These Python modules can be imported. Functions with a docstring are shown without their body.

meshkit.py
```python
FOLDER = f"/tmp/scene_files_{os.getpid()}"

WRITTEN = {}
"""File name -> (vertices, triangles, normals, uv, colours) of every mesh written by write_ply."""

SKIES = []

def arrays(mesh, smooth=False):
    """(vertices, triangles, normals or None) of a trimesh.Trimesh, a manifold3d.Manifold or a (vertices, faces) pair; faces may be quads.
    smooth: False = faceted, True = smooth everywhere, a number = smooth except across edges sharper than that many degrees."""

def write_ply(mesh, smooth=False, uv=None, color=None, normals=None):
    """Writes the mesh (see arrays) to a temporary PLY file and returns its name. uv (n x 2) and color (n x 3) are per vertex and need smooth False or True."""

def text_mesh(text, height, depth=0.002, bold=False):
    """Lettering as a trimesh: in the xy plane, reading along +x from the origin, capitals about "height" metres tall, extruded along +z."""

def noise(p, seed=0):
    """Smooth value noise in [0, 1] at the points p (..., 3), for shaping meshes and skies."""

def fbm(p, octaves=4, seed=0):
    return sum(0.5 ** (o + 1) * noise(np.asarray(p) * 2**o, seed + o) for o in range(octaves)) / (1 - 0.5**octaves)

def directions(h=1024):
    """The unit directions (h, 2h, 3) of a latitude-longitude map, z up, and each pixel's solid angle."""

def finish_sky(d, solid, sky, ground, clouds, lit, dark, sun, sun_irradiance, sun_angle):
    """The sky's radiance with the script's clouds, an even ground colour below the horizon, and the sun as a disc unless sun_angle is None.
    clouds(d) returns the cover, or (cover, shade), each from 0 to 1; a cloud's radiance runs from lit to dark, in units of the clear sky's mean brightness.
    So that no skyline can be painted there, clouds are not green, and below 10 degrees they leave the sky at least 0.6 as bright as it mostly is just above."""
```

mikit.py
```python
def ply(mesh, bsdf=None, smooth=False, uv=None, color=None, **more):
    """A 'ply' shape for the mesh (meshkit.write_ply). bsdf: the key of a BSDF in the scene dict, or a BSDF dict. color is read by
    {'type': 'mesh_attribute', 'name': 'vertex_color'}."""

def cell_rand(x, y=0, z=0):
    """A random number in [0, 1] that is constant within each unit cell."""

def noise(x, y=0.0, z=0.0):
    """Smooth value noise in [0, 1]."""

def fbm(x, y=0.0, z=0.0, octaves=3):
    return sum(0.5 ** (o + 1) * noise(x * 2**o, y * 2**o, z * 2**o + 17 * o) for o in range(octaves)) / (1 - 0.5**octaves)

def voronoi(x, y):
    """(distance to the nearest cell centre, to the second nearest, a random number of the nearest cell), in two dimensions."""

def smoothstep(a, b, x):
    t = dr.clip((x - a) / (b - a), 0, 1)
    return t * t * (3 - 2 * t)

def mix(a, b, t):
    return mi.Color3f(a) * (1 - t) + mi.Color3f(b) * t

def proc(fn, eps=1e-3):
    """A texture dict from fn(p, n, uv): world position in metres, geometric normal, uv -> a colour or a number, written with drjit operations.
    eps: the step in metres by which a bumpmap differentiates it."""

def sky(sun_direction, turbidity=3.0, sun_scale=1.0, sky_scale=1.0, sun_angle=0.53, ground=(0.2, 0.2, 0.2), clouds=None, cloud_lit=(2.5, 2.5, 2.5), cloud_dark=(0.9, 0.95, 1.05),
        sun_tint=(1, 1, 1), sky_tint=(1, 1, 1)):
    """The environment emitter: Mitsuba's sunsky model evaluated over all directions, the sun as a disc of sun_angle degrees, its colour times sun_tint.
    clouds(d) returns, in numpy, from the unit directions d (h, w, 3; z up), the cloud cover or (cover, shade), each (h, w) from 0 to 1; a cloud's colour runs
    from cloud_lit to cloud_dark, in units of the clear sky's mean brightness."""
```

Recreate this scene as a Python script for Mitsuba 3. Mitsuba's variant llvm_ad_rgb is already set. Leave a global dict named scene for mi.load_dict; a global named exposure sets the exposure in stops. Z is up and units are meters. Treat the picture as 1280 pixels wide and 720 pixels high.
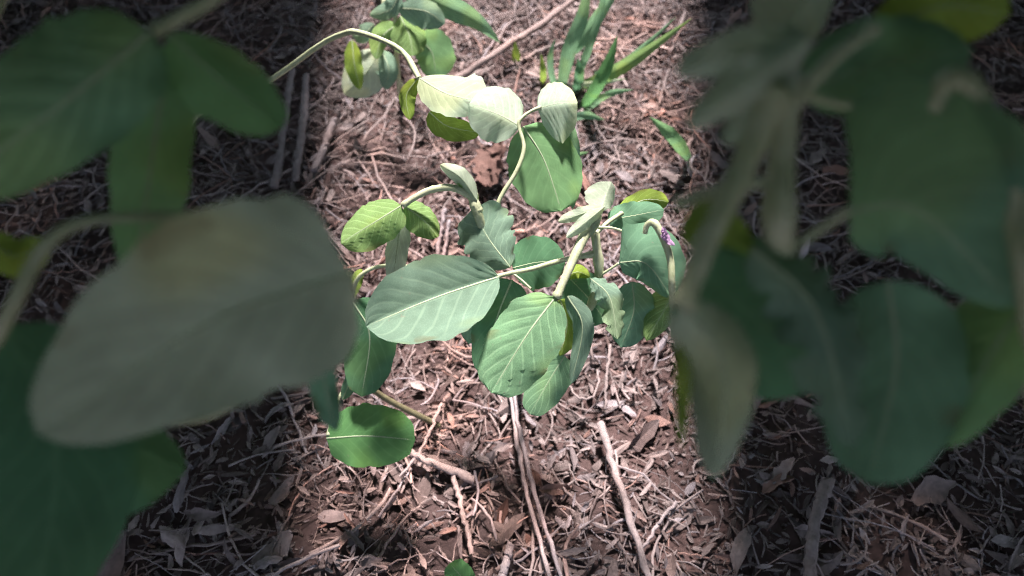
import math, random
import numpy as np, trimesh, mitsuba as mi, drjit as dr
import mikit, meshkit

# ------------------------------------------------------------------ camera, sky, exposure
T = mi.ScalarTransform4f
PITCH, FOV, CAMZ = math.radians(55), 45.0, 0.60
CAM = np.array([0, 0, CAMZ])
F = np.array([0, math.cos(PITCH), -math.sin(PITCH)])
U = np.array([0, math.sin(PITCH), math.cos(PITCH)])
R = np.array([1.0, 0, 0])
FOC = 360 / math.tan(math.radians(FOV / 2))
SUN_EL = math.radians(59)
SUN = np.array([0.0, math.cos(SUN_EL), math.sin(SUN_EL)])
scene, labels = {}, {}
scene['camera'] = {'type': 'thinlens', 'fov': FOV, 'fov_axis': 'y', 'aperture_radius': 0.0020, 'focus_distance': 0.46,
                   'near_clip': 0.005, 'far_clip': 500.0,
                   'to_world': T().look_at(origin=CAM.tolist(), target=(CAM + F).tolist(), up=[0, 0, 1])}
scene['sky_light'] = mikit.sky(SUN.tolist(), turbidity=3, sun_angle=7.0, sun_scale=1.0, sky_scale=0.7,
                               sun_tint=(0.93, 0.96, 1.15), ground=(0.12, 0.09, 0.08),
                               clouds=lambda d: 0.5, cloud_lit=(1.5, 1.45, 1.45), cloud_dark=(1.0, 1.0, 1.0))
exposure = 3.35

rng = np.random.default_rng(11)


def P(px, py, d):
    """The point seen at the photograph's pixel (1280 x 720) at a depth in metres."""
    return CAM + d * (F + (px - 640) / FOC * R - (py - 360) / FOC * U)


def gdepth(px, py):
    r = F + (px - 640) / FOC * R - (py - 360) / FOC * U
    return -CAMZ / r[2]


def Gp(px, py, z=0.0):
    d = (z - CAMZ) / (F + (px - 640) / FOC * R - (py - 360) / FOC * U)[2]
    return P(px, py, d)


def lin(c):
    c = np.asarray(c, float) / 255
    return np.where(c <= .04045, c / 12.92, ((c + .055) / 1.055) ** 2.4)


# ------------------------------------------------------------------ materials
TINTS = [(.165, .335, .220),   # 0 grey teal, mature
         (.200, .400, .190),   # 1 mid green
         (.230, .350, .070),   # 2 yellow green, young
         (.440, .540, .430),   # 3 pale hairy
         (.110, .260, .145),   # 4 dark green
         (.125, .310, .120),   # 5 clear flat green
         (.200, .385, .225),   # 6 light quilted green
         (.215, .345, .265),   # 7 dusty pale grey green
         (.220, .370, .140),   # 8 young light green
         (.440, .580, .460)]   # 9 extra pale: sun glare put into the colour
VEINY = (.35, .22, .6, .5, .30, .25, 1.0, .55, .9, .6)


def leaf_color(p, n, uv):
    k = dr.floor(uv.x)
    u = (uv.x - k - 0.02) / 0.96
    v = uv.y * 2 - 1
    av = dr.abs(v)
    c = mi.Color3f(0.1)
    vy = mi.Float(0.3)
    for i, t in enumerate(TINTS):
        c = dr.select(dr.abs(k - i) < 0.5, mi.Color3f(*t), c)
        c = dr.select(dr.abs(k - i - 10) < 0.5, mi.Color3f(*t), c)
        vy = dr.select(dr.abs(k - i) < 0.5, VEINY[i], vy)
    broad = k < 9.5
    # mottling of the blade, and the paler veins
    m = mikit.fbm(p.x * 140, p.y * 140, p.z * 140, 3)
    m2 = mikit.noise(p.x * 45 + 7, p.y * 45, p.z * 45)
    c = c * (0.72 + 0.40 * m + 0.18 * m2)
    c = mikit.mix(c, c * mi.Color3f(1.25, 1.08, 0.75), mikit.smoothstep(.55, .8, m2) * .6)
    ph = 7.0 * (u - 0.38 * av) + dr.select(v > 0, 0.35, 0.0)
    fr = ph - dr.floor(ph)
    dist = dr.minimum(fr, 1 - fr)
    lat = (1 - mikit.smoothstep(.03, .14, dist)) * mikit.smoothstep(1.0, .6, av)
    midw = 1 - mikit.smoothstep(.02, .06, av)
    f1, f2, _ = mikit.voronoi(u * 46, v * 15)
    fine = 1 - mikit.smoothstep(.03, .16, f2 - f1)
    vein = dr.maximum(dr.maximum(lat * .75, midw * .9), fine * .35) * vy
    vg = mikit.smoothstep(.6, 1., dr.sin(v * 26) * .5 + .5) * .3
    vein = dr.select(broad, vein, vg)
    c = mikit.mix(c, c * 1.2 + mi.Color3f(.10, .12, .09), vein)
    # brown scorched patches near the margin
    br = mikit.smoothstep(.70, .80, mikit.fbm(p.x * 90 + 31, p.y * 90, p.z * 90, 2)) * mikit.smoothstep(.62, .95, av)
    c = mikit.mix(c, mi.Color3f(.20, .15, .07), br * .4)
    # specks of dirt and small bites
    sp = mikit.noise(p.x * 420, p.y * 420, p.z * 420)
    c = mikit.mix(c, mi.Color3f(.30, .30, .24), mikit.smoothstep(.90, .97, sp) * .45)
    return c


scene['leaf_blade'] = {'type': 'principledthin', 'base_color': mikit.proc(leaf_color), 'roughness': 0.46, 'spec_trans': 0.0,
                       'eta': 1.42, 'sheen': 0.8, 'sheen_tint': 0.1, 'diff_trans': 0.9}


def stem_color(p, n, uv):
    m = mikit.fbm(p.x * 200, p.y * 200, p.z * 200, 3)
    return mikit.mix(mi.Color3f(.28, .34, .18), mi.Color3f(.48, .52, .38), m)


scene['stem_skin'] = {'type': 'twosided', 'bsdf': {'type': 'principled', 'base_color': mikit.proc(stem_color), 'roughness': 0.55, 'sheen': 1.0}}
scene['woody_skin'] = {'type': 'twosided', 'bsdf': {'type': 'principled', 'base_color': mikit.proc(
    lambda p, n, uv: mikit.mix(mi.Color3f(.10, .085, .05), mi.Color3f(.20, .19, .11), mikit.fbm(p.x * 300, p.y * 300, p.z * 120, 3))), 'roughness': 0.75}}
scene['vein_skin'] = {'type': 'twosided', 'bsdf': {'type': 'principled', 'base_color': {'type': 'rgb', 'value': [.32, .40, .27]}, 'roughness': 0.5}}
scene['hair_skin'] = {'type': 'principledthin', 'base_color': {'type': 'rgb', 'value': [.62, .62, .50]}, 'roughness': 0.5, 'diff_trans': 1.0}
scene['petal'] = {'type': 'principledthin', 'base_color': {'type': 'rgb', 'value': [.50, .34, .56]}, 'roughness': 0.5, 'diff_trans': 0.8}


def soil_color(p, n, uv):
    m = mikit.fbm(p.x * 35, p.y * 35, p.z * 35, 4)
    g = mikit.fbm(p.x * 260, p.y * 260, p.z * 260, 3)
    c = mikit.mix(mi.Color3f(.036, .024, .025), mi.Color3f(.100, .064, .063), m)
    return c * (.6 + .8 * g)


scene['soil'] = {'type': 'bumpmap', 'scale': 0.004, 'bump': mikit.proc(lambda p, n, uv: mikit.fbm(p.x * 300, p.y * 300, p.z * 300, 3)),
                 'bsdf': {'type': 'principled', 'base_color': mikit.proc(soil_color), 'roughness': 0.95}}


def litter_color(p, n, uv):
    # uv.x: tone of the piece 0..1, uv.y: random family 0..1 ; streaks and blotches in metres
    m = mikit.fbm(p.x * 420, p.y * 420, p.z * 420, 3)
    b = mikit.noise(p.x * 130, p.y * 130, p.z * 130)
    c = mikit.mix(mi.Color3f(.072, .054, .053), mi.Color3f(.365, .308, .315), uv.x)
    c = mikit.mix(c, c * mi.Color3f(1.20, .86, .74), mikit.smoothstep(.86, .99, uv.y) * .8)
    c = mikit.mix(c, c * mi.Color3f(.90, .98, 1.08), mikit.smoothstep(.3, .05, uv.y))
    big = mikit.fbm(p.x * 16, p.y * 16, 3.0, 2)
    c = mikit.mix(c, c * mi.Color3f(1.05, .88, .80), mikit.smoothstep(.5, .8, big))
    return c * (.55 + .60 * m + .30 * b) * (.72 + .56 * big)


scene['dry_litter'] = {'type': 'twosided', 'bsdf': {'type': 'principled', 'base_color': mikit.proc(litter_color), 'roughness': 0.8, 'specular': 0.3}}

# ------------------------------------------------------------------ helpers


def numbered(key):
    if key not in scene and key not in labels and not any(k.startswith(key + '__') for k in scene):
        return key
    i = 1
    while True:
        k = f'{key}_{i:03d}'
        if k not in scene and k not in labels and not any(q.startswith(k + '__') for q in scene):
            return k
        i += 1


def put(name, mesh, bsdf, smooth=False, uv=None, color=None, parent=None):
    key = numbered((parent + '__' if parent else '') + name)
    scene[key] = mikit.ply(mesh, bsdf, smooth=smooth, uv=uv, color=color)
    return key


def thing(name, label, cat, group=None):
    key = numbered(name)
    labels[key] = {'label': label, 'category': cat}
    if group:
        labels[key]['group'] = group
    return key


def spline(pts, n):
    """Catmull-Rom through the points, n samples."""
    p = np.asarray(pts, float)
    if len(p) == 2:
        t = np.linspace(0, 1, n)[:, None]
        return p[0] * (1 - t) + p[1] * t
    q = np.vstack([2 * p[0] - p[1], p, 2 * p[-1] - p[-2]])
    s = np.linspace(0, len(p) - 1 - 1e-9, n)
    i = s.astype(int)
    t = (s - i)[:, None]
    a, b, c, d = q[i], q[i + 1], q[i + 2], q[i + 3]
    return .5 * (2 * b + (c - a) * t + (2 * a - 5 * b + 4 * c - d) * t ** 2 + (3 * b - a - 3 * c + d) * t ** 3)


def tube(path, radii, sides=9):
    p = np.asarray(path, float)
    n = len(p)
    t = np.gradient(p, axis=0)
    t /= np.linalg.norm(t, axis=1, keepdims=True) + 1e-12
    a = np.cross(t[0], [0.3, .2, .9])
    a /= np.linalg.norm(a)
    fr = []
    for i in range(n):
        a = a - t[i] * (a @ t[i])
        a /= np.linalg.norm(a) + 1e-12
        fr.append(a.copy())
    A = np.array(fr)
    B = np.cross(t, A)
    r = np.interp(np.linspace(0, 1, n), np.linspace(0, 1, len(np.atleast_1d(radii))), np.atleast_1d(radii)) if np.ndim(radii) else np.full(n, radii)
    ang = np.arange(sides) * 2 * np.pi / sides
    v = p[:, None] + r[:, None, None] * (np.cos(ang)[None, :, None] * A[:, None] + np.sin(ang)[None, :, None] * B[:, None])
    i, j = np.meshgrid(np.arange(n - 1), np.arange(sides), indexing='ij')
    j2 = (j + 1) % sides
    q = np.stack([i * sides + j, i * sides + j2, (i + 1) * sides + j2, (i + 1) * sides + j], -1).reshape(-1, 4)
    f = np.vstack([q[:, [0, 1, 2]], q[:, [0, 2, 3]]])
    v = v.reshape(-1, 3)
    v = np.vstack([v, p[0], p[-1]])
    k0, k1 = n * sides, n * sides + 1
    jj = np.arange(sides)
    f = np.vstack([f, np.stack([jj * 0 + k0, (jj + 1) % sides, jj], 1), np.stack([jj * 0 + k1, (n - 1) * sides + jj, (n - 1) * sides + (jj + 1) % sides], 1)])
    return v, f


def hair_mesh(path, radii, n, length, seed=0):
    r = np.random.default_rng(seed)
    p = np.asarray(path)
    s = r.uniform(0, len(p) - 1.001, n)
    i = s.astype(int)
    t = (s - i)[:, None]
    c = p[i] * (1 - t) + p[i + 1] * t
    tan = p[i + 1] - p[i]
    tan /= np.linalg.norm(tan, axis=1, keepdims=True) + 1e-12
    d = r.normal(size=(n, 3))
    d -= tan * (d * tan).sum(1, keepdims=True)
    d /= np.linalg.norm(d, axis=1, keepdims=True) + 1e-12
    rad = np.interp(s / (len(p) - 1), np.linspace(0, 1, len(np.atleast_1d(radii))), np.atleast_1d(radii))[:, None]
    w = np.cross(d, tan) * 0.00008
    root = c + d * rad * .9
    tip = root + (d * .8 + tan * r.normal(0, .45, (n, 1)) + r.normal(0, .2, (n, 3))) * length * r.uniform(.5, 1.2, (n, 1))
    v = np.stack([root - w, root + w, tip], 1).reshape(-1, 3)
    return v, np.arange(3 * n).reshape(-1, 3)


def stalk(parent, name, pts, radii, hair=0, hl=.0010, skin='stem_skin', n=28, world=False):
    path = spline([p if world else P(*p) for p in pts], n)
    t = np.linspace(0, 1, n)
    radii = np.interp(t, np.linspace(0, 1, len(radii)), radii)
    sr = np.random.default_rng(len(scene))
    radii = radii * (1 + sr.normal(0, .035, n))
    if name == 'petiole':      # swollen joints at both ends
        radii *= 1 + .35 * np.exp(-((t - .02) / .05) ** 2) + .30 * np.exp(-((t - .97) / .04) ** 2)
    elif name == 'stem':       # nodes
        for c in (.12, .34, .58):
            radii *= 1 + .28 * np.exp(-((t - c) / .025) ** 2)
    key = put(name, tube(path, radii), skin, smooth=True, parent=parent)
    if hair:
        depth = key.count('__')
        hk = put('hair', hair_mesh(path, radii, hair, hl, len(scene)), 'hair_skin', parent=key)
        labels[hk] = {'kind': 'stuff'}
    return key


def leaf(parent, mid, hl, hr, al=12, ar=12, tint=0, a=.55, b=.62, quilt=.0007, ragged=0.0, wave=.0020, nu=30, nv=17,
         label=None, name='leaflet', world=False, vein=True, hair=0, K=7.0, tip=0.0):
    """mid: midrib through (px, py, depth); hl, hr: apparent half widths in px to the left and right of it; al, ar: how far each half tips away (degrees)."""
    pts = np.array([m if world else P(*m) for m in mid])
    sd = len(scene) * 13 + 5
    lr = np.random.default_rng(sd)
    C = spline(pts, nu)
    tan = np.gradient(C, axis=0)
    L = np.linalg.norm(np.diff(C, axis=0), axis=1).sum()
    tan /= np.linalg.norm(tan, axis=1, keepdims=True)
    nrm = CAM - C
    nrm -= tan * (nrm * tan).sum(1, keepdims=True)
    nrm /= np.linalg.norm(nrm, axis=1, keepdims=True)
    side = np.cross(tan, nrm)
    dep = (C - CAM) @ F
    u = np.linspace(0, 1, nu)
    um = a / (a + b)
    w = u ** a * (1 - u) ** b / (um ** a * (1 - um) ** b)
    w = np.maximum(w, 0)
    vs = np.linspace(-1, 1, nv)
    ph = lr.uniform(0, 6.28, 6)
    V = np.zeros((nu, nv, 3))
    for j, v in enumerate(vs):
        h, ang = (hl, al) if v < 0 else (hr, ar)
        ang = math.radians(ang)
        true = h * dep / FOC / max(math.cos(min(abs(ang) * 1.15, 1.36)), .2)
        bend = ang * (0.8 + 0.35 * abs(v))
        dirv = np.sign(v) * side * math.cos(bend) - nrm * math.sin(bend)
        edge = 1 + .05 * (meshkit.noise(np.stack([u * 31, u * 0 + np.sign(v) * 3, u * 0 + sd], -1)) - .5) + .022 * np.sin(u * 19 + ph[0] + v) + .02 * np.sin(u * 33 + ph[1])
        if ragged:
            nz = meshkit.noise(np.stack([u * 23, u * 0 + np.sign(v) * 5, u * 0 + sd], -1)) - .35
            edge = edge - ragged * np.maximum(nz, 0) * 2
        off = abs(v) * true * w * edge
        phs = K * (u - .38 * abs(v)) + (.35 if v > 0 else 0)
        q = quilt * (np.abs(np.sin(np.pi * phs)) ** .6) * (1 - abs(v) ** 3) * min(1, abs(v) * 5) * min(1.0, L / .05)
        wv = wave * abs(v) ** 2 * (np.sin(u * 9 + ph[2] + (2 if v > 0 else 0)) + .6 * np.sin(u * 17 + ph[3]))
        V[:, j] = C + dirv * off[:, None] + nrm * (q + wv * w)[:, None]
    uv = np.stack(np.broadcast_arrays(tint + .02 + .96 * u[:, None], vs[None] * .5 + .5), -1).reshape(-1, 2)
    i, j = np.meshgrid(np.arange(nu - 1), np.arange(nv - 1), indexing='ij')
    q4 = np.stack([i * nv + j, i * nv + j + 1, (i + 1) * nv + j + 1, (i + 1) * nv + j], -1).reshape(-1, 4)
    key = put(name, (V.reshape(-1, 3), q4), 'leaf_blade', smooth=True, uv=uv, parent=parent)
    if label:
        labels[key] = {'label': label}
    if vein and key.count('__') < 2:
        rv = np.linspace(1, .25, nu) * np.clip(L / 90, .00025, .0011)
        put('midrib', tube(C[: nu - 2] - nrm[: nu - 2] * .0001, rv[: nu - 2], 6), 'vein_skin', smooth=True, parent=key)
    if hair:   # short down along the margin
        V2 = np.vstack([V[:, 0], V[::-1, -1]])
        hk = put('hair', hair_mesh(V2, .0, hair, .0009, sd), 'hair_skin', parent=key)
        labels[hk] = {'kind': 'stuff'}
    return key


def blade(parent, pts, w, fold=25, tint=10, name='blade', nu=20, label=None, world=False):
    """A grass blade: long, tapered, keeled."""
    C = spline([p if world else P(*p) for p in pts], nu)
    tan = np.gradient(C, axis=0)
    tan /= np.linalg.norm(tan, axis=1, keepdims=True)
    nrm = CAM - C
    nrm -= tan * (nrm * tan).sum(1, keepdims=True)
    nrm /= np.linalg.norm(nrm, axis=1, keepdims=True)
    side = np.cross(tan, nrm)
    u = np.linspace(0, 1, nu)
    ww = np.minimum(1, (1 - u) * 2.6) ** .8 * (.55 + .45 * np.minimum(1, u * 4))
    dep = (C - CAM) @ F
    vs = np.array([-1, -.5, 0, .5, 1.])
    fa = math.radians(fold)
    V = np.stack([C + (side * v - nrm * abs(v) * math.tan(fa)) * (w * dep / FOC * ww)[:, None] for v in vs], 1)
    nv = 5
    uv = np.stack(np.broadcast_arrays(tint + .02 + .96 * u[:, None], vs[None] * .5 + .5), -1).reshape(-1, 2)
    i, j = np.meshgrid(np.arange(nu - 1), np.arange(nv - 1), indexing='ij')
    q4 = np.stack([i * nv + j, i * nv + j + 1, (i + 1) * nv + j + 1, (i + 1) * nv + j], -1).reshape(-1, 4)
    key = put(name, (V.reshape(-1, 3), q4), 'leaf_blade', smooth=True, uv=uv, parent=parent)
    if label:
        labels[key] = {'label': label}
    return key


# ------------------------------------------------------------------ ground


def relief(x, y):
    p = np.stack([x * 7, y * 7, x * 0], -1)
    q = np.stack([x * 26, y * 26, x * 0 + 3], -1)
    near = np.exp(-((x / 2.2) ** 2 + ((y - .6) / 2.2) ** 2))
    return ((meshkit.fbm(p, 3) - .5) * .035 + (meshkit.fbm(q, 3) - .5) * .012) * near - .006


gx = np.concatenate([-np.geomspace(60, 1.5, 24), np.linspace(-1.45, 1.45, 260), np.geomspace(1.5, 60, 24)])
gy = np.concatenate([-np.geomspace(60, 1.0, 24), np.linspace(-.95, 2.2, 260), np.geomspace(2.25, 60, 24)])
X, Y = np.meshgrid(gx, gy, indexing='ij')
Z = relief(X, Y)
i, j = np.meshgrid(np.arange(len(gx) - 1), np.arange(len(gy) - 1), indexing='ij')
m = len(gy)
q4 = np.stack([i * m + j, (i + 1) * m + j, (i + 1) * m + j + 1, i * m + j + 1], -1).reshape(-1, 4)
gk = put('soil_ground', (np.stack([X, Y, Z], -1).reshape(-1, 3), q4), 'soil', smooth=True)
labels[gk] = {'label': 'dark red brown bare soil ground under the dry litter', 'category': 'ground', 'kind': 'structure'}

# ------------------------------------------------------------------ litter


def rot(yaw, pitch, roll):
    cy, sy, cp, sp, cr, sr = np.cos(yaw), np.sin(yaw), np.cos(pitch), np.sin(pitch), np.cos(roll), np.sin(roll)
    M = np.empty((len(yaw), 3, 3))
    M[:, 0] = np.stack([cy * cp, cy * sp * sr - sy * cr, cy * sp * cr + sy * sr], 1)
    M[:, 1] = np.stack([sy * cp, sy * sp * sr + cy * cr, sy * sp * cr - cy * sr], 1)
    M[:, 2] = np.stack([-sp, cp * sr, cp * cr], 1)
    return M


def fragments(xy, z, length, width, seed, tone, nu=6, nv=3):
    """Curled pieces of dead leaf: (N, nu*nv, 3), faces of one piece, uv."""
    r = np.random.default_rng(seed)
    N = len(xy)
    u = np.linspace(-.5, .5, nu)
    v = np.linspace(-.5, .5, nv)
    Uu, Vv = np.meshgrid(u, v, indexing='ij')
    taper = (1 - (2 * np.abs(Uu)) ** r.uniform(1.3, 4, (N, 1, 1))) * .85 + .15
    taper *= 1 + r.uniform(-.25, .25, (N, nu, 1))
    curl = r.uniform(.2, 2.6, (N, 1, 1)) * r.choice([-1, 1], (N, 1, 1))
    bend = r.normal(0, .9, (N, 1, 1))
    twist = r.normal(0, .7, (N, 1, 1))
    w = width[:, None, None] * taper
    y = np.sin(Vv * curl) / curl * w
    zz = (1 - np.cos(Vv * curl)) / np.abs(curl) * w * np.sign(curl)
    t = Uu * twist
    y, zz = y * np.cos(t) - zz * np.sin(t), y * np.sin(t) + zz * np.cos(t)
    Lx = length[:, None, None]
    x = np.sin(Uu * bend) / bend * Lx
    zz = zz + (1 - np.cos(Uu * bend)) / bend * Lx
    x = np.broadcast_to(x, y.shape) + r.normal(0, .03, y.shape) * width[:, None, None]
    V = np.stack([x, y, zz + r.normal(0, .04, y.shape) * width[:, None, None]], -1).reshape(N, -1, 3)
    M = rot(r.uniform(0, 2 * np.pi, N), r.normal(0, .28, N), r.normal(0, .45, N))
    V = np.einsum('nij,nkj->nki', M, V)
    low = V[..., 2].min(1)
    V[..., 2] -= low[:, None] * .6
    V += np.concatenate([xy, z[:, None]], 1)[:, None]
    i, j = np.meshgrid(np.arange(nu - 1), np.arange(nv - 1), indexing='ij')
    q = np.stack([i * nv + j, (i + 1) * nv + j, (i + 1) * nv + j + 1, i * nv + j + 1], -1).reshape(-1, 4)
    f = np.vstack([q[:, [0, 1, 2]], q[:, [0, 2, 3]]])
    uv = np.stack(np.broadcast_arrays(tone[:, None], r.uniform(0, 1, N)[:, None] + np.zeros((1, nu * nv))), -1)
    return V, f, uv


def straws(xy, z, length, rad, seed, tone, n=6, sides=5, yaw=None):
    r = np.random.default_rng(seed)
    N = len(xy)
    u = np.linspace(-.5, .5, n)
    c1, c2 = r.normal(0, .10, (N, 1)), r.normal(0, .07, (N, 1))
    Lx = length[:, None]
    cx = u[None] * Lx
    cyy = c1 * Lx * 4 * u[None] ** 2 + r.normal(0, .012, (N, n)) * Lx
    cz = c2 * Lx * 4 * u[None] ** 2
    ang = np.arange(sides) * 2 * np.pi / sides
    rr = rad[:, None, None] * (1 + r.uniform(-.2, .2, (N, n, 1))) * np.linspace(1.1, .8, n)[None, :, None]
    flat = r.uniform(.35, 1, (N, 1, 1))
    V = np.stack(np.broadcast_arrays(cx[:, :, None] + 0 * ang, cyy[:, :, None] + np.cos(ang) * rr, cz[:, :, None] + np.sin(ang) * rr * flat), -1).reshape(N, -1, 3)
    M = rot(r.uniform(0, 2 * np.pi, N) if yaw is None else yaw, r.normal(0, .12, N), r.uniform(-.5, .5, N))
    V = np.einsum('nij,nkj->nki', M, V)
    V += np.concatenate([xy, z[:, None]], 1)[:, None]
    i, j = np.meshgrid(np.arange(n - 1), np.arange(sides), indexing='ij')
    j2 = (j + 1) % sides
    q = np.stack([i * sides + j, (i + 1) * sides + j, (i + 1) * sides + j2, i * sides + j2], -1).reshape(-1, 4)
    cap = np.arange(1, sides - 1)
    f = np.vstack([q[:, [0, 1, 2]], q[:, [0, 2, 3]], np.stack([cap * 0, cap, cap + 1], 1), np.stack([cap * 0, cap + 1, cap], 1) + (n - 1) * sides])
    uv = np.stack(np.broadcast_arrays(tone[:, None], r.uniform(0, 1, N)[:, None] + np.zeros((1, n * sides))), -1)
    return V, f, uv


def merge(V, f, uv):
    N, k = V.shape[:2]
    return (V.reshape(-1, 3), (f[None] + (np.arange(N) * k)[:, None, None]).reshape(-1, 3)), uv.reshape(-1, 2)


def scatter(N, x0, x1, y0, y1, seed):
    r = np.random.default_rng(seed)
    return np.stack([r.uniform(x0, x1, N), r.uniform(y0, y1, N)], 1), r


# patches of barer soil, as in the upper left and the right of the photograph
BARE = [(*Gp(480, 190)[:2], .085), (*Gp(820, 560)[:2], .055), (*Gp(520, 430)[:2], .02)]


def thin(xy, r):
    keep = np.ones(len(xy), bool)
    for bx, by, br in BARE:
        d = np.hypot(xy[:, 0] - bx, xy[:, 1] - by) / br
        keep &= r.uniform(0, 1, len(xy)) > .55 * np.exp(-d ** 2)
    return xy[keep]


def tones(r, n):
    return np.clip(r.beta(1.8, 2.3, n), .04, 1)


def litter_layer(name, cfg, seed, label):
    (x0, x1, y0, y1, nf, ns, nl) = cfg
    xy, r = scatter(nf, x0, x1, y0, y1, seed)
    xy = thin(xy, r)
    z = relief(xy[:, 0], xy[:, 1]) + r.uniform(0, .010, len(xy)) ** 1.0
    ln = r.lognormal(math.log(.0112), .45, len(xy))
    a = merge(*fragments(xy, z, ln, ln * r.uniform(.12, .42, len(xy)), seed, tones(r, len(xy)) * np.clip(.35 + (z - relief(xy[:, 0], xy[:, 1])) * 90, .35, 1)))  # lower pieces are toned darker: shade in the gaps put into colour
    xy, r = scatter(ns, x0, x1, y0, y1, seed + 1)
    xy = thin(xy, r)
    z = relief(xy[:, 0], xy[:, 1]) + r.uniform(.001, .012, len(xy))
    b = merge(*straws(xy, z, r.lognormal(math.log(.022), .55, len(xy)), r.uniform(.0003, .0010, len(xy)), seed + 1, np.clip(tones(r, len(xy)) + .12, 0, 1)))
    xy, r = scatter(nf, x0, x1, y0, y1, seed + 2)
    ln = r.uniform(.003, .008, len(xy))
    c = merge(*fragments(xy, relief(xy[:, 0], xy[:, 1]) + r.uniform(0, .003, len(xy)), ln, ln * r.uniform(.2, .6, len(xy)), seed + 2, tones(r, len(xy)) * .8, nu=4))
    xy, r = scatter(nl, x0, x1, y0 + .35 * (y1 - y0), y1, seed + 3)
    e = merge(*straws(xy, relief(xy[:, 0], xy[:, 1]) + r.uniform(.006, .016, nl), r.lognormal(math.log(.075), .4, nl), r.uniform(.0005, .0014, nl), seed + 3, np.clip(tones(r, nl) + .2, 0, 1), n=9))
    b = ((np.vstack([b[0][0], e[0][0]]), np.vstack([b[0][1], e[0][1] + len(b[0][0])])), np.vstack([b[1], e[1]]))
    (va, fa), (vb, fb), (vc, fc) = a[0], b[0], c[0]
    k = put(name, (np.vstack([va, vb, vc]), np.vstack([fa, fb + len(va), fc + len(va) + len(vb)])), 'dry_litter', smooth=False, uv=np.vstack([a[1], b[1], c[1]]))
    labels[k] = {'label': label, 'category': 'leaf litter', 'kind': 'stuff'}


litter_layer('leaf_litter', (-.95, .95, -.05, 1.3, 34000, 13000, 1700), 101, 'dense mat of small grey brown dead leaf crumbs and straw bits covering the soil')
litter_layer('leaf_litter', (-2.6, 2.6, -.8, 3.2, 9000, 3000, 500), 201, 'thin scatter of dead leaf crumbs on the soil farther out')


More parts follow.
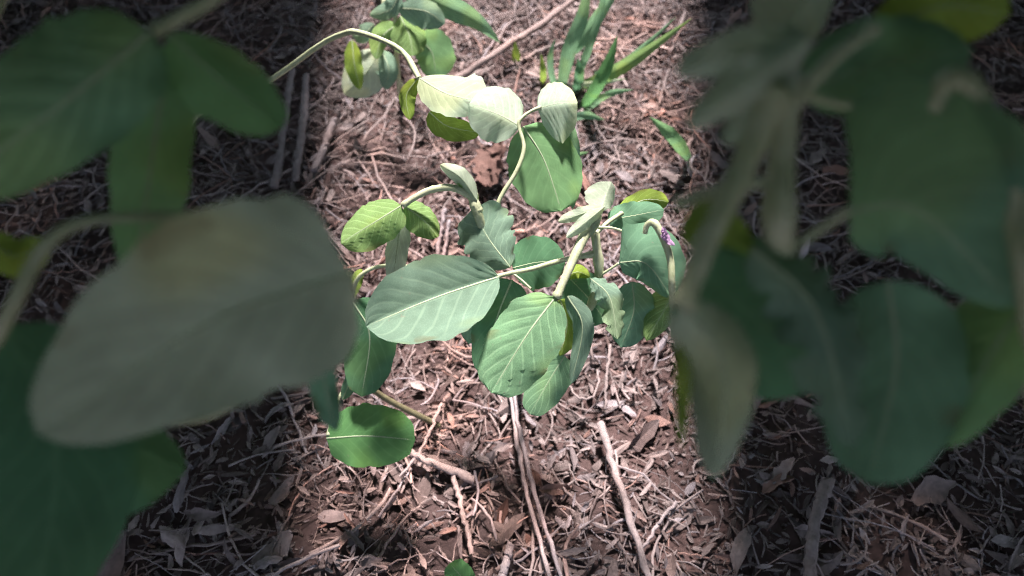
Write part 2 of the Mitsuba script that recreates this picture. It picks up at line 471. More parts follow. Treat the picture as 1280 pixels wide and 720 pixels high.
def pieces(kind, name, label, cat, group, N, seed, box, lmean, wr):
    """Individuals that lie on top of the litter, each an entry of its own."""
    r = np.random.default_rng(seed)
    pts = []
    while len(pts) < N:
        px, py = r.uniform(box[0], box[2]), r.uniform(box[1], box[3])
        g = Gp(px, py)
        if any(np.hypot(g[0] - bx, g[1] - by) < br * .8 for bx, by, br in BARE) and r.uniform() < .8:
            continue
        pts.append(g[:2])
    xy = np.array(pts)
    z = relief(xy[:, 0], xy[:, 1]) + r.uniform(.006, .014, N)
    ln = r.lognormal(math.log(lmean), .28, N)
    if kind == 'leaf':
        V, f, uv = fragments(xy, z, ln, ln * r.uniform(*wr, N), seed, np.clip(tones(r, N) + .14, 0, 1), nu=8, nv=5)
    else:
        V, f, uv = straws(xy, z, ln, r.uniform(*wr, N), seed, np.clip(tones(r, N) + .25, 0, 1), n=8, sides=6)
    rel = xy[:, 1] * F[1] + (0 - CAMZ) * F[2]
    col = 640 + FOC * xy[:, 0] / rel
    row = 360 - FOC * (xy[:, 1] * U[1] - CAMZ * U[2]) / rel
    for k in range(N):
        key = put(name, (V[k], f), 'dry_litter', smooth=True, uv=uv[k])
        tone, fam = uv[k][0]
        hue = 'rust brown' if fam > .88 else 'pale' if tone > .62 else 'grey brown' if tone > .33 else 'dark brown'
        big = 'long' if ln[k] > lmean else 'short'
        rowname = ('upper', 'middle', 'lower')[int(np.clip(row[k] // 240, 0, 2))]
        zone = f'in the {rowname} left shade' if col[k] < 438 else f'in the {rowname} right shade' if col[k] > 842 else f'in the {rowname} sunlit strip'
        half = '' if 'shade' in zone else ', ' + ('far left', 'left of centre', 'right of centre', 'far right')[int(np.clip((col[k] - 438) // 101, 0, 3))]
        labels[key] = {'label': f'{big} {hue} {label} {zone}{half}', 'category': cat, 'group': group}


LG, SG = 'curled dead leaf fragments on the litter', 'thin straw bits on the litter'
pieces('leaf', 'dry_leaf_piece', 'curled leaf fragment', 'dead leaf', LG, 180, 31, (430, 0, 850, 720), .0155, (.14, .40))
pieces('leaf', 'dry_leaf_piece', 'curled leaf fragment', 'dead leaf', LG, 55, 32, (0, 0, 430, 720), .034, (.2, .5))
pieces('leaf', 'dry_leaf_piece', 'curled leaf fragment', 'dead leaf', LG, 55, 35, (850, 0, 1280, 720), .034, (.2, .5))
pieces('straw', 'straw_piece', 'straw bit on litter', 'straw', SG, 190, 33, (430, 0, 850, 720), .036, (.0005, .0013))
pieces('straw', 'straw_piece', 'straw bit on litter', 'straw', SG, 90, 34, (0, 0, 1280, 720), .065, (.0008, .0019))



def stick(name, label, cat, pts, rad, tone, fam, z=.012, group=None):
    path = spline([Gp(px, py, zz if zz is not None else z) for px, py, zz in pts], 22)
    jr = np.random.default_rng(int(pts[0][0] * 7 + pts[0][1]))
    path += jr.normal(0, .0006, path.shape)
    rr = np.interp(np.linspace(0, 1, 22), np.linspace(0, 1, len(rad)), rad) * (1 + jr.normal(0, .09, 22))
    v, f = tube(path, rr, 8)
    v += jr.normal(0, .11 * min(rad), v.shape)
    k = put(name, (v, f), 'dry_litter', smooth=True, uv=np.tile([[tone, fam]], (len(v), 1)))
    labels[k] = {'label': label, 'category': cat}
    if group:
        labels[k]['group'] = group


stick('dry_stalk', 'long pale dry stalk running down from below the front leaf, left of a pair', 'stalk', [(636, 480, .012), (650, 570, .02), (664, 640, .018), (690, 730, .02)], [.0022, .0018], .95, .2)
stick('dry_stalk', 'long pale dry stalk running down from below the front leaf, right of a pair', 'stalk', [(640, 480, .016), (654, 560, .022), (676, 640, .02), (708, 735, .02)], [.0020, .0016], .88, .15)
stick('dry_stalk', 'thick pale weathered stalk slanting down at lower right', 'stalk', [(750, 528, .014), (766, 580, .018), (785, 640, .02), (814, 735, .022)], [.0034, .0026], .75, .25)
stick('dry_stalk', 'short pale stalk standing down at lower left below the broken twig', 'stalk', [(567, 594, .014), (578, 640, .016), (590, 692, .018)], [.0024, .0018], .8, .4)
stick('broken_twig', 'broken buff twig beside the flat green leaf at lower left', 'twig', [(511, 565, .014), (548, 582, .016), (592, 600, .012)], [.0028, .0036], .85, .75)
stick('dry_stalk', 'thin pale stalk crossing behind the broken twig at lower left', 'stalk', [(552, 505, .01), (530, 555, .016), (501, 596, .012)], [.0016, .0012], .85, .3)
stick('dry_stalk', 'upright thin stalk under the ragged leaf at right', 'stalk', [(764, 432, .012), (758, 470, .02), (757, 512, .012)], [.0014, .0014], .6, .5)
stick('long_twig', 'long red brown twig slanting across the top behind the white leaves', 'twig', [(552, 112, .015), (610, 72, .03), (662, 40, .032), (722, -4, .03)], [.0042, .0046], .62, .9)
stick('long_twig', 'grey twig crossing the top just below the red brown twig', 'twig', [(640, 82, .012), (690, 58, .02), (768, 48, .018)], [.0026, .0022], .72, .4)
stick('dry_stalk', 'curled thin tendril lying below the front leaf', 'stalk', [(708, 478, .014), (722, 496, .018), (740, 496, .016), (748, 478, .014), (746, 462, .01)], [.0010, .0010], .75, .6)
stick('dry_stalk', 'pale stalk at the right edge near the bottom', 'stalk', [(845, 628, .016), (826, 650, .018), (804, 684, .012)], [.0016, .0014], .9, .2)
stick('dry_stalk', 'pale stalk at the bottom edge under the big seedling gap', 'stalk', [(640, 678, .016), (632, 705, .018), (625, 735, .016)], [.0034, .003], .85, .2)
stick('dry_stalk', 'leaning pale stalk left of the folded grey leaf, first of two', 'stalk', [(556, 262, .02), (551, 290, .015), (545, 325, .01)], [.0022, .002], .6, .1)
stick('dry_stalk', 'leaning pale stalk left of the folded grey leaf, second of two', 'stalk', [(562, 275, .018), (557, 300, .014), (553, 330, .01)], [.002, .002], .62, .1)
stick('long_twig', 'leftmost of three grey twigs standing in the left shade', 'twig', [(366, 85, .012), (356, 150, .02), (344, 235, .015)], [.0045, .0045], .55, .2, 'grey twigs in the left shade')
stick('long_twig', 'middle of three grey twigs standing in the left shade', 'twig', [(383, 95, .012), (378, 160, .02), (370, 225, .015)], [.0045, .0045], .6, .2, 'grey twigs in the left shade')
stick('long_twig', 'rightmost of three grey twigs standing in the left shade', 'twig', [(417, 150, .012), (405, 185, .02), (392, 215, .015)], [.0045, .0045], .6, .2, 'grey twigs in the left shade')
stick('long_twig', 'pale thick twig in the left shade crossing behind the arched petiole', 'twig', [(200, 330, .012), (110, 400, .02), (55, 440, .015)], [.005, .0045], .7, .2)
stick('long_twig', 'pale twig leaning in the lower right shade', 'twig', [(1035, 600, .012), (1018, 660, .02), (1012, 740, .015)], [.0055, .005], .6, .3)

stick('dry_stalk', 'dry buff blade lying at the foot of the grass tuft, left one', 'stalk', [(706, 120, .012), (690, 132, .02), (668, 140, .012)], [.0016, .0010], .85, .3)
stick('dry_stalk', 'dry buff blade lying at the foot of the grass tuft, right one', 'stalk', [(718, 126, .012), (748, 128, .022), (786, 142, .012)], [.0018, .0010], .8, .35)
# the red brown dead leaf behind the shoot
lf = fragments(np.array([Gp(615, 221)[:2]]), np.array([.02]), np.array([.070]), np.array([.046]), 5, np.array([.30]), nu=16, nv=9)
k = put('dead_leaf', (lf[0][0], lf[1]), 'dry_litter', smooth=True, uv=np.tile([[.10, 1.0]], (len(lf[0][0]), 1)))
labels[k] = {'label': 'large rust red dead leaf on the ground behind the young shoot', 'category': 'dead leaf'}

# ------------------------------------------------------------------ the soybean plant in the middle
S = thing('soybean_plant', 'sunlit soybean plant in the middle with grey green trifoliate leaves and pale hairy stems', 'plant')
stalk(S, 'stem', [(744, 292, .455), (748, 350, .462), (728, 400, .49), (690, 440, .53), (655, 468, .60), (648, 478, gdepth(648, 478))], [.0030, .0030, .003, .0032], 2000)
stalk(S, 'stem', [(588, 240, .455), (599, 272, .458), (612, 320, .475), (622, 400, .50), (648, 440, .56), (655, 466, .60)], [.0032, .0028, .0028], 1200)
# left shoot: bud, arched petiole, three leaflets
leaf(S, [(596, 250, .452), (576, 222, .446), (550, 206, .444)], 10, 12, 45, 40, tint=3, name='leaf_bud', hair=260, quilt=.0006)
leaf(S, [(598, 252, .457), (584, 232, .450), (570, 222, .448)], 8, 8, 40, 40, tint=8, name='leaf_bud', hair=120, quilt=.0004)
stalk(S, 'petiole', [(598, 266, .457), (590, 247, .455), (566, 235, .452), (540, 237, .452), (520, 246, .452), (503, 257, .452)], [.0028, .0024, .0019], 900)
leaf(S, [(502, 257, .452), (465, 280, .448), (426, 304, .45)], 30, 26, 4, 52, tint=8, a=.36, b=.42, quilt=.0009, hair=160)
leaf(S, [(506, 258, .455), (528, 274, .458), (548, 296, .462)], 17, 22, 55, 10, tint=8, a=.4, b=.5, quilt=.0012)
leaf(S, [(503, 262, .458), (497, 305, .466), (490, 362, .475)], 15, 14, -10, 20, tint=3, a=.45, b=.5, quilt=.0006)
# big grey trifoliate leaf
stalk(S, 'petiole', [(744, 317, .458), (700, 326, .452), (665, 336, .450), (640, 341, .450), (620, 346, .450)], [.0018, .0014], 800)
stalk(S, 'petiole', [(640, 341, .450), (652, 350, .447), (664, 361, .440)], [.0007, .0006], 60)
leaf(S, [(624, 346, .449), (545, 372, .442), (457, 408, .428)], 50, 52, -48, -8, tint=7, a=.66, b=.54, quilt=.0007, hair=300,  # lower half folds up to catch the sun
     label='broad grey green leaflet with pale sunlit lower half pointing left')
leaf(S, [(638, 334, .452), (612, 300, .457), (590, 262, .462)], 38, 40, 25, 0, tint=7, a=.66, b=.30, ragged=.16, wave=.004, quilt=.0008, label='folded two tone grey leaflet with a torn upper edge')
leaf(S, [(641, 335, .462), (672, 328, .474), (707, 327, .482)], 34, 34, 10, 10, tint=4, a=.5, b=.5, quilt=.0003, label='round dark green leaflet behind the petiole')
leaf(S, [(640, 350, .470), (622, 395, .482), (600, 468, .492)], 34, 30, 14, 14, tint=4, a=.5, b=.6, quilt=.0003, label='dark green leaflet hanging behind the front leaflet')
leaf(S, [(622, 358, .480), (600, 385, .49), (586, 430, .50)], 22, 28, 20, 20, tint=0, a=.6, b=.6, quilt=.0003)
# front hanging leaf
stalk(S, 'petiole', [(742, 272, .446), (728, 300, .440), (712, 335, .434), (695, 373, .430)], [.0040, .0034, .0027, .0024], 1600)
leaf(S, [(694, 372, .430), (658, 420, .424), (614, 491, .424)], 45, 43, 6, 12, tint=6, a=.42, b=.36, quilt=.0014, hair=400, label='light green quilted front leaflet hanging downwards')
leaf(S, [(709, 370, .436), (728, 410, .440), (714, 480, .452)], 15, 12, 20, 40, tint=7, a=.5, b=.6, quilt=.0004, hair=150)
leaf(S, [(700, 374, .450), (709, 405, .456), (700, 445, .460)], 18, 13, 20, 20, tint=2, quilt=.0008, label='bright yellow green leaflet seen through the fold')
leaf(S, [(706, 445, .462), (690, 470, .466), (662, 518, .470)], 25, 25, 8, 14, tint=6, a=.5, b=.42, quilt=.0004)
# right shoot: buds and young leaves
leaf(S, [(752, 258, .444), (725, 268, .440), (698, 277, .438)], 7, 9, 40, 30, tint=3, name='leaf_bud', hair=140, quilt=.0005)
leaf(S, [(756, 258, .438), (734, 276, .434), (708, 297, .432)], 8, 9, 45, 30, tint=3, name='leaf_bud', hair=140, quilt=.0005)
leaf(S, [(752, 268, .442), (738, 285, .440), (724, 304, .440)], 8, 9, 45, 30, tint=3, name='leaf_bud', hair=140, quilt=.0005)
leaf(S, [(752, 262, .450), (757, 245, .458), (764, 227, .462)], 26, 12, 25, 45, tint=3, a=.8, b=.5, quilt=.0003)
stalk(S, 'petiole', [(744, 292, .455), (760, 278, .458), (778, 266, .462)], [.0018, .0014], 200)
leaf(S, [(760, 275, .462), (790, 270, .466), (830, 262, .47)], 18, 20, 20, 5, tint=0, a=.5, b=.5, quilt=.0003)
leaf(S, [(770, 268, .476), (805, 250, .480), (836, 252, .482)], 13, 16, 20, 20, tint=2, a=.5, b=.4, quilt=.0003)
stalk(S, 'petiole', [(748, 284, .455), (765, 285, .452), (779, 289, .450)], [.0009, .0008], 100)
leaf(S, [(774, 328, .452), (808, 330, .447), (840, 372, .45)], 50, 24, 6, 25, tint=0, a=.38, b=.6, wave=.0045, quilt=.0012, label='broad grey green leaflet right of the stem with a pale midrib')
stalk(S, 'petiole', [(747, 346, .460), (760, 338, .457), (774, 329, .453)], [.0009, .0008], 100)
stalk(S, 'flower_stalk', [(806, 292, .438), (809, 281, .436), (818, 279, .434), (828, 296, .434), (838, 325, .436), (840, 365, .44), (842, 420, .48)], [.0014, .0025, .0024, .0018], 1600)
fl = S
for (mx, my, hw) in ((836, 296, 7), (842, 303, 6), (832, 290, 5)):
    kk = leaf(fl, [(826, 292, .432), ((826 + mx) / 2, my - 3, .430), (mx + 2, my + 4, .430)], hw * .6, hw * .6, 30, 20, tint=3, name='flower_petal', vein=False, nu=12, nv=9)
    scene[kk]['bsdf'] = {'type': 'ref', 'id': 'petal'}
leaf(S, [(738, 348, .448), (762, 372, .444), (772, 424, .444)], 16, 18, 50, 20, tint=7, a=.5, b=.45, ragged=.35, wave=.005, quilt=.0010, hair=120, label='curled leaflet with a ragged chewed edge')
leaf(S, [(790, 352, .462), (792, 390, .463), (776, 434, .472)], 26, 29, 22, 18, tint=0, a=.5, b=.45, wave=.004, quilt=.0006)
leaf(S, [(712, 348, .470), (735, 372, .474), (758, 402, .478)], 27, 32, 12, 12, tint=4, a=.4, b=.4, quilt=.0004)
leaf(S, [(706, 346, .466), (722, 340, .466), (738, 346, .468)], 10, 8, 40, 15, tint=2, quilt=.0003)
leaf(S, [(846, 362, .456), (832, 385, .458), (808, 426, .462)], 18, 22, 40, 20, tint=8, a=.45, b=.6, quilt=.0016, label='striped yellow green young leaflet at the right')
# upper trifoliate: white sunlit tops, their glare helped by the pale tint
stalk(S, 'petiole', [(610, 290, .462), (625, 248, .462), (645, 215, .462), (655, 185, .464), (649, 160, .466), (650, 150, .466), (662, 140, .468), (676, 134, .470)], [.0017, .0013, .0011], 500)
leaf(S, [(650, 158, .466), (622, 143, .464), (586, 131, .462)], 36, 36, 2, 54, tint=9, a=.5, b=.5, quilt=.0008, label='leaflet with sunlit white upper half left of the top petiole')
leaf(S, [(672, 136, .470), (695, 130, .468), (722, 128, .468)], 28, 48, 54, 2, tint=9, a=.4, b=.38, quilt=.0008, label='leaflet with sunlit white upper half right of the top petiole')
leaf(S, [(654, 158, .472), (680, 200, .474), (702, 264, .476)], 44, 48, 35, 4, tint=1, a=.5, b=.45, quilt=.0005, label='large green leaflet hanging below the top petiole')
leaf(S, [(700, 150, .486), (712, 180, .49), (716, 262, .494)], 12, 10, 20, 20, tint=0, quilt=.0003)

# ------------------------------------------------------------------ second plant at the left edge
S2 = thing('soybean_plant', 'soybean plant at the left edge of the sunlit strip with arched petioles', 'plant')
stalk(S2, 'stem', [(436, 376, .50), (428, 440, .55), (470, 490, .60), (548, 532, gdepth(548, 532))], [.0022, .0026, .003], 0, skin='woody_skin')
stalk(S2, 'petiole', [(438, 372, .50), (446, 350, .495), (462, 337, .49), (482, 332, .488), (510, 333, .488)], [.0018, .0011], 300)
leaf(S2, [(440, 376, .50), (462, 420, .505), (452, 496, .515)], 34, 34, 12, 16, tint=4, a=.42, b=.4, quilt=.0004)
leaf(S2, [(452, 378, .512), (480, 400, .52), (505, 424, .525)], 16, 40, 18, 18, tint=4, a=.45, b=.5, quilt=.0003)
leaf(S2, [(436, 374, .52), (445, 352, .525), (452, 336, .53)], 9, 8, 20, 20, tint=2, quilt=.0003)
leaf(S2, [(428, 500, .56), (440, 470, .555), (446, 450, .55)], 8, 12, 20, 20, tint=0, quilt=.0003)
stalk(S2, 'petiole', [(445, 470, .58), (422, 500, .56), (410, 545, .53)], [.0016, .0014], 0)
leaf(S2, [(408, 548, .53), (460, 545, .525), (519, 550, .53)], 40, 38, 6, 6, tint=5, a=.35, b=.38, quilt=.0002, label='flat clear green leaflet at the lower left of the sunlit strip')

stalk(S2, 'petiole', [(200, 420, gdepth(200, 420)), (180, 300, .68), (190, 220, .66), (250, 140, .63), (330, 105, .60), (400, 56, .57), (430, 42, .55), (446, 40, .53), (478, 50, .51), (505, 66, .50), (524, 98, .487)], [.0020, .0024, .0022, .0017], 900)
leaf(S2, [(524, 98, .486), (560, 118, .478), (606, 128, .474)], 36, 26, 52, -12, tint=9, a=.5, b=.5, quilt=.0006, label='sunlit white leaflet lying flat at the upper left')  # pale tint carries part of the sun glare
leaf(S2, [(522, 98, .490), (508, 120, .492), (512, 150, .494)], 12, 9, 25, 20, tint=2, quilt=.0003)
leaf(S2, [(536, 140, .488), (560, 158, .49), (600, 166, .492)], 14, 17, 25, 8, tint=2, a=.4, b=.5, quilt=.0003)

S3 = thing('seedling', 'tiny green seedling leaf at the bottom edge below the litter', 'plant')
leaf(S3, [(590, 735, .545), (576, 720, .54), (562, 704, .535)], 16, 16, 10, 10, tint=5, a=.4, b=.4, quilt=.0002)
stalk(S3, 'stem', [(590, 735, .545), (592, 740, gdepth(592, 740))], [.001, .0012])

# ------------------------------------------------------------------ plant behind at the upper left
S4 = thing('soybean_plant', 'small pale soybean plant behind at the upper left with olive and teal leaves', 'plant')
b0 = gdepth(500, 122)
stalk(S4, 'stem', [(497, 0, .74), (494, 30, .76), (496, 70, .82), (500, 122, b0)], [.0022, .003], 0)
stalk(S4, 'petiole', [(480, 0, .76), (477, 30, .76), (476, 60, .80)], [.0022, .002], 0)
stalk(S4, 'petiole', [(474, 55, .80), (492, 90, .83), (506, 112, .86)], [.0022, .002], 0)
leaf(S4, [(498, 10, .74), (532, 14, .73), (556, 30, .735)], 14, 22, 20, 10, tint=7, quilt=.0004)
leaf(S4, [(500, 20, .75), (512, 45, .745), (516, 70, .745)], 20, 26, 30, 20, tint=8, quilt=.0004)
leaf(S4, [(520, 46, .755), (540, 66, .76), (545, 98, .765)], 28, 22, 20, 20, tint=1, a=.5, b=.5, quilt=.0004)
leaf(S4, [(548, 74, .77), (552, 88, .775), (549, 102, .78)], 7, 7, 20, 20, tint=0, quilt=.0003)
leaf(S4, [(474, 64, .80), (458, 90, .80), (430, 118, .81)], 28, 30, 10, 35, tint=3, quilt=.0004)
leaf(S4, [(440, 50, .78), (443, 80, .78), (450, 112, .79)], 10, 12, 20, 20, tint=2, quilt=.0004)
leaf(S4, [(500, -8, .73), (488, 12, .735), (462, 20, .74)], 10, 12, 20, 20, tint=7, quilt=.0004)

leaf(S4, [(468, 30, .79), (452, 44, .79), (440, 40, .80)], 10, 12, 20, 20, tint=7, quilt=.0004)
leaf(S4, [(476, 62, .80), (486, 86, .79), (482, 112, .80)], 12, 15, 15, 35, tint=7, quilt=.0004)
leaf(S4, [(497, 30, .76), (478, 46, .75), (470, 74, .75)], 9, 14, 25, 20, tint=8, quilt=.0004)

# ------------------------------------------------------------------ grass
g1 = thing('grass_tuft', 'grass tuft with upright teal and bright green blades behind the white leaves', 'grass')
blade(g1, [(700, 118, gdepth(700, 118)), (712, 60, .86), (728, 20, .84), (738, -40, .83)], 9, tint=16)
blade(g1, [(725, 138, gdepth(725, 138)), (745, 110, .82), (760, 80, .80), (772, 44, .79)], 8, tint=15)
blade(g1, [(720, 110, gdepth(720, 110)), (756, 96, .84), (800, 70, .83), (866, 22, .82)], 8, tint=18)
blade(g1, [(712, 70, .88), (738, 35, .86), (790, -40, .85)], 8, tint=16)
blade(g1, [(705, 152, gdepth(705, 152)), (730, 144, .80), (756, 150, .80)], 5, tint=10)
blade(g1, [(718, 120, gdepth(718, 120)), (724, 95, .86), (722, 72, .85)], 6, tint=14)
blade(g1, [(706, 106, gdepth(706, 106)), (745, 104, .85), (785, 98, .85)], 3, tint=13)
blade(g1, [(678, 108, gdepth(678, 108)), (679, 90, .88), (676, 66, .87)], 4, tint=12)
blade(g1, [(646, 90, gdepth(646, 90)), (645, 70, .92), (644, 52, .91)], 5, tint=12)
blade(g1, [(742, 92, gdepth(742, 92)), (775, 80, .85), (812, 52, .83), (846, 20, .82)], 3.5, tint=16)
blade(g1, [(700, 122, gdepth(700, 122)), (690, 95, .87), (688, 70, .85), (694, 48, .84)], 4, tint=16)
blade(g1, [(730, 140, gdepth(730, 140)), (760, 118, .83), (792, 112, .83)], 4, tint=16)
blade(g1, [(716, 112, gdepth(716, 112)), (736, 60, .86), (752, 10, .84), (756, -30, .84)], 5, tint=16)
g2 = thing('grass_tuft', 'broad arching teal grass blade crossing the upper left', 'grass')
blade(g2, [(455, -60, gdepth(455, -60)), (505, -18, .82), (550, 4, .78), (595, 26, .77), (626, 54, .79)], 14, tint=16, label='broad arching teal blade')
g3 = thing('grass_tuft', 'short green blade at the right edge of the sunlit strip', 'grass')
blade(g3, [(862, 200, gdepth(862, 200)), (842, 172, .77), (812, 146, .77)], 8, tint=11)
g4 = thing('grass_tuft', 'thin pale green blade lying right of the large hanging leaflet', 'grass')
blade(g4, [(690, 205, gdepth(690, 205)), (715, 196, .78), (736, 190, .79)], 4, tint=11)

# ------------------------------------------------------------------ near plant in the shade at the left
N1 = thing('soybean_plant', 'large dim soybean plant close by in the left shade with a broad drooping leaf', 'plant')
D = .150
stalk(N1, 'stem', [(-60, 40, .165), (-70, 430, .175), (-60, 700, .22), (-20, 860, .34), (60, 950, gdepth(60, 950))], [.0022, .003, .0035], 0)
stalk(N1, 'petiole', [(330, -60, .170), (270, -5, .165), (225, 22, .162), (190, 40, .160)], [.0017, .0015], 200)
stalk(N1, 'petiole', [(-64, 120, .168), (60, -90, .20), (230, -110, .19), (330, -60, .170)], [.0018, .0017], 0)
leaf(N1, [(188, 40, .158), (90, 120, .154), (-60, 235, .156)], 72, 85, 0, 40, tint=6, a=.4, b=.45, quilt=.0010, label='light green quilted leaflet in the upper left shade')
leaf(N1, [(212, 42, .164), (270, 95, .166), (352, 160, .168)], 46, 52, 45, 12, tint=1, quilt=.0008)
leaf(N1, [(212, 55, .170), (190, 200, .176), (168, 360, .184)], 46, 46, 15, 20, tint=1, quilt=.0005)
stalk(N1, 'petiole', [(-70, 430, .175), (-20, 440, .165), (12, 390, .158), (55, 310, .156), (115, 275, .156), (245, 270, .158)], [.0018, .0017, .0010], 300)
leaf(N1, [(438, 342, .160), (260, 405, .150), (46, 542, .144)], 116, 126, 0, -14, tint=3, a=.30, b=.56, quilt=.0006, label='broad grey green leaflet filling the left shade')
stalk(N1, 'petiole', [(438, 342, .160), (425, 400, .185), (260, 520, .20), (90, 520, .20), (-66, 560, .195)], [.0010, .0014, .0016], 0)
leaf(N1, [(5, 405, .168), (70, 560, .170), (40, 780, .172)], 95, 100, 12, 14, tint=4, a=.42, b=.4, vein=False, quilt=.0004)
leaf(N1, [(60, 440, .180), (140, 540, .182), (232, 590, .186)], 40, 110, 18, 18, tint=4, vein=False, quilt=.0003)
leaf(N1, [(-30, 290, .19), (20, 320, .19), (60, 300, .19)], 22, 26, 20, 20, tint=2, quilt=.0003)
leaf(N1, [(396, 430, .20), (408, 490, .205), (420, 540, .21)], 16, 20, 20, 20, tint=0, quilt=.0003)

# ------------------------------------------------------------------ near plant in the shade at the right
N2 = thing('soybean_plant', 'large dim soybean plant close by in the right shade with folded buds', 'plant')
stalk(N2, 'stem', [(984, 40, .150), (978, 180, .151), (976, 310, .153), (1000, 400, .20), (1065, 490, .36), (1085, 560, gdepth(1085, 560))], [.0029, .0029, .0032, .0036], 1200)
leaf(N2, [(1010, 40, .146), (930, 65, .143), (846, 90, .142)], 24, 30, 35, 25, tint=3, name='leaf_bud', hair=300, quilt=.0005)
leaf(N2, [(1015, 45, .142), (945, 95, .140), (860, 158, .140)], 26, 28, 40, 25, tint=3, name='leaf_bud', hair=300, quilt=.0005)
leaf(N2, [(1000, 70, .145), (960, 120, .145), (905, 180, .146)], 26, 28, 40, 25, tint=3, name='leaf_bud', hair=200, quilt=.0005)
stalk(N2, 'petiole', [(966, 110, .147), (928, 210, .146), (880, 310, .145), (852, 385, .144)], [.0034, .0026, .0022], 700)
stalk(N2, 'petiole', [(972, 225, .152), (930, 232, .150), (880, 244, .150), (846, 256, .150)], [.0015, .0013], 300)
leaf(N2, [(855, 384, .146), (905, 460, .148), (892, 600, .152)], 40, 52, 30, 40, tint=3, a=.5, b=.6, quilt=.0004)
leaf(N2, [(850, 400, .152), (858, 470, .153), (852, 560, .154)], 6, 14, 30, 30, tint=2, quilt=.0006)
leaf(N2, [(870, 330, .160), (945, 400, .162), (1040, 470, .164)], 95, 92, 12, 12, tint=4, a=.4, b=.42, vein=False, quilt=.0004, label='dark green leaflet behind the left petiole in the right shade')
leaf(N2, [(860, 310, .158), (890, 275, .158), (945, 320, .159)], 24, 24, 30, 15, tint=2, quilt=.0003)
leaf(N2, [(940, 310, .150), (1020, 390, .147), (1065, 560, .147)], 48, 58, 50, 20, tint=7, a=.5, b=.45, ragged=.5, quilt=.0005, label='curled leaflet with a chewed edge in the right shade')
leaf(N2, [(1110, 350, .158), (1120, 460, .160), (1085, 605, .162)], 78, 86, 12, 12, tint=0, a=.5, b=.45, quilt=.0004)
stalk(N2, 'petiole', [(990, 130, .152), (1040, 75, .153), (1095, 35, .154)], [.0018, .0014], 200)
leaf(N2, [(1005, 110, .156), (1100, 80, .157), (1215, 62, .158)], 58, 62, 20, 5, tint=0, a=.5, b=.5, quilt=.0004)
leaf(N2, [(1090, 40, .164), (1180, 8, .166), (1262, 18, .167)], 40, 42, 20, 20, tint=2, a=.5, b=.4, quilt=.0003)
leaf(N2, [(975, 60, .158), (1010, -10, .160), (1050, -60, .162)], 60, 40, 25, 35, tint=3, quilt=.0003)
leaf(N2, [(1062, 262, .150), (1150, 265, .148), (1272, 385, .150)], 150, 70, 6, 22, tint=0, a=.36, b=.6, quilt=.0007, label='broad grey green leaflet in the right shade with a pale midrib')
stalk(N2, 'petiole', [(978, 320, .155), (1020, 290, .153), (1062, 263, .151)], [.0010, .0009], 200)
stalk(N2, 'petiole', [(985, 112, .152), (1040, 128, .152), (1085, 135, .152)], [.0010, .0008], 100)
stalk(N2, 'flower_stalk', [(1165, 140, .146), (1180, 105, .145), (1205, 105, .145), (1235, 160, .145), (1265, 250, .146), (1290, 400, .15), (1300, 620, .22)], [.0016, .0030, .0028, .0020], 1400)
for (mx, my, hw) in ((1262, 160, 22), (1285, 182, 20), (1245, 140, 16)):
    kk = leaf(N2, [(1228, 148, .144), ((1228 + mx) / 2, my - 8, .143), (mx + 8, my + 12, .143)], hw * .6, hw * .6, 30, 20, tint=3, name='flower_petal', vein=False, nu=12, nv=9)
    scene[kk]['bsdf'] = {'type': 'ref', 'id': 'petal'}
leaf(N2, [(1290, 370, .156), (1240, 440, .157), (1178, 560, .160)], 50, 62, 30, 20, tint=1, a=.45, b=.6, quilt=.0012, label='striped yellow green leaflet in the right shade')
stalk(N2, 'petiole', [(1290, 400, .152), (1292, 380, .154), (1290, 370, .156)], [.0012, .001], 0)

# ------------------------------------------------------------------ added leaf cover above the view, shading both sides with a gap for sun


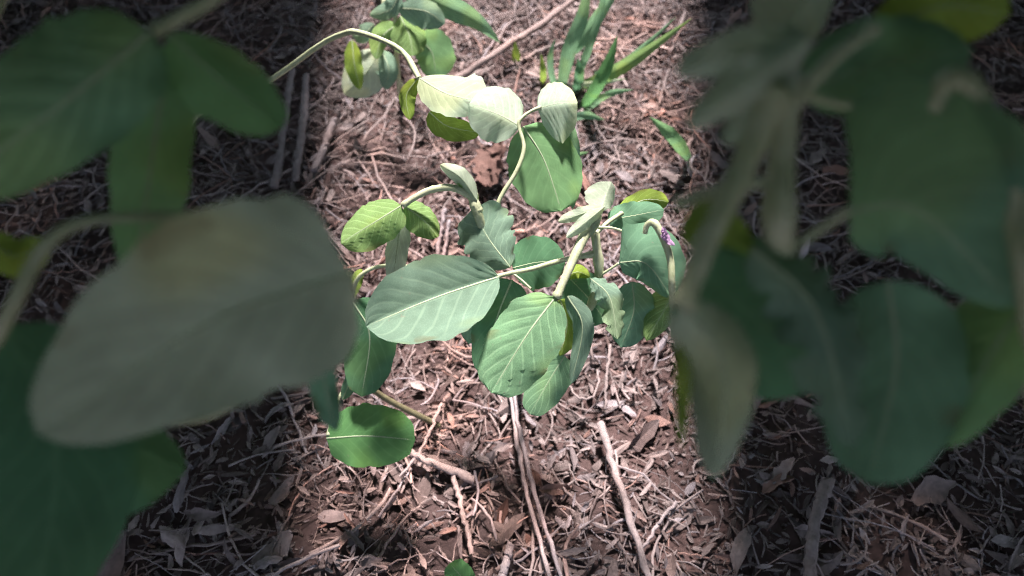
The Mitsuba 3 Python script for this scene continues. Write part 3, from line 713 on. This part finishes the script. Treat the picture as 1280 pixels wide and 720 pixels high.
def added_canopy(parent, sgn, seed):
    r = np.random.default_rng(seed)
    se, ce = math.sin(SUN_EL), math.cos(SUN_EL)

    def gap(q):   # half width of the gap in the added leaf cover, across the way the sun comes in
        return np.interp(q, [-.6, -.08, .01, .085, .20, .80, 1.5], GAP)
    N = 7600
    z = .635 + .20 * r.uniform(0, 1, N) ** 1.2
    y = r.uniform(-.42, 1.9, N)
    q = y * se - z * ce
    g = gap(q)
    s = np.where(r.uniform(0, 1, N) < .16, r.uniform(0, .10, N), r.uniform(0, 1, N))
    size = r.uniform(.055, .085, N)
    x = g + s * 1.25
    x = np.maximum(x, g + size * .40)
    # added leaves hanging lower at the sides and far end, blocking sky light
    M2 = 2600
    t = r.uniform(.5, 1, M2)
    xs = np.where(t < .75, r.uniform(.95, 1.3, M2), r.uniform(.40, 1.3, M2))
    ys = np.where(t < .75, r.uniform(-.5, 1.9, M2), r.uniform(1.25, 1.6, M2))
    x, y, z, size = np.r_[x, xs], np.r_[y, ys], np.r_[z, r.uniform(.06, .75, M2)], np.r_[size, r.uniform(.06, .1, M2)]
    N += M2
    C = np.stack([sgn * x, y, z], 1)
    nu, nv = 5, 5
    u = np.linspace(-.5, .5, nu)
    v = np.linspace(-.5, .5, nv)
    Uu, Vv = np.meshgrid(u, v, indexing='ij')
    w = (1 - (2 * np.abs(Uu)) ** 2.2) ** .6 * .78
    base = np.stack([Uu, Vv * w, -.3 * Uu ** 2 + .25 * np.abs(Vv) * w], -1).reshape(-1, 3)
    tilt = np.where(np.arange(N) < N - M2, .35, 1.0)
    M = rot(r.uniform(0, 6.28, N), r.normal(0, 1, N) * tilt, r.normal(0, 1, N) * tilt)
    V = np.einsum('nij,nkj->nki', M, base[None] * size[:, None, None]) + C[:, None]
    i, j = np.meshgrid(np.arange(nu - 1), np.arange(nv - 1), indexing='ij')
    q4 = np.stack([i * nv + j, i * nv + j + 1, (i + 1) * nv + j + 1, (i + 1) * nv + j], -1).reshape(-1, 4)
    f = np.vstack([q4[:, [0, 1, 2]], q4[:, [0, 2, 3]]])
    tint = r.choice([0, 1, 4, 4], N)
    uv = np.stack(np.broadcast_arrays(tint[:, None] + .02 + .96 * (Uu.reshape(1, -1) + .5), Vv.reshape(1, -1) + .5), -1)
    mesh, uvm = merge(V, f, uv)
    k = put('added_shade_foliage', mesh, 'leaf_blade', smooth=True, uv=uvm, parent=parent)  # added leaf mass, there only to cast shade on one side
    labels[k] = {'kind': 'stuff'}
    for n in range(9):   # added branches that carry the cover, out of view
        foot = np.array([sgn * (1.0 + .05 * (n % 3)), -.6 + .28 * n, 0])
        top = np.array([sgn * (.32 + .12 * (n % 3)), -.5 + .27 * n, .70])
        stalk(parent, 'added_branch', [foot, foot * .75 + top * .25 + np.array([0, 0, .42]), foot * .35 + top * .65 + np.array([0, 0, .16]), top], [.008, .006, .002], skin='woody_skin', world=True)


GAP = [.0, .028, .062, .140, .164, .246, .35]
added_canopy(N1, -1, 71)
added_canopy(N2, 1, 72)
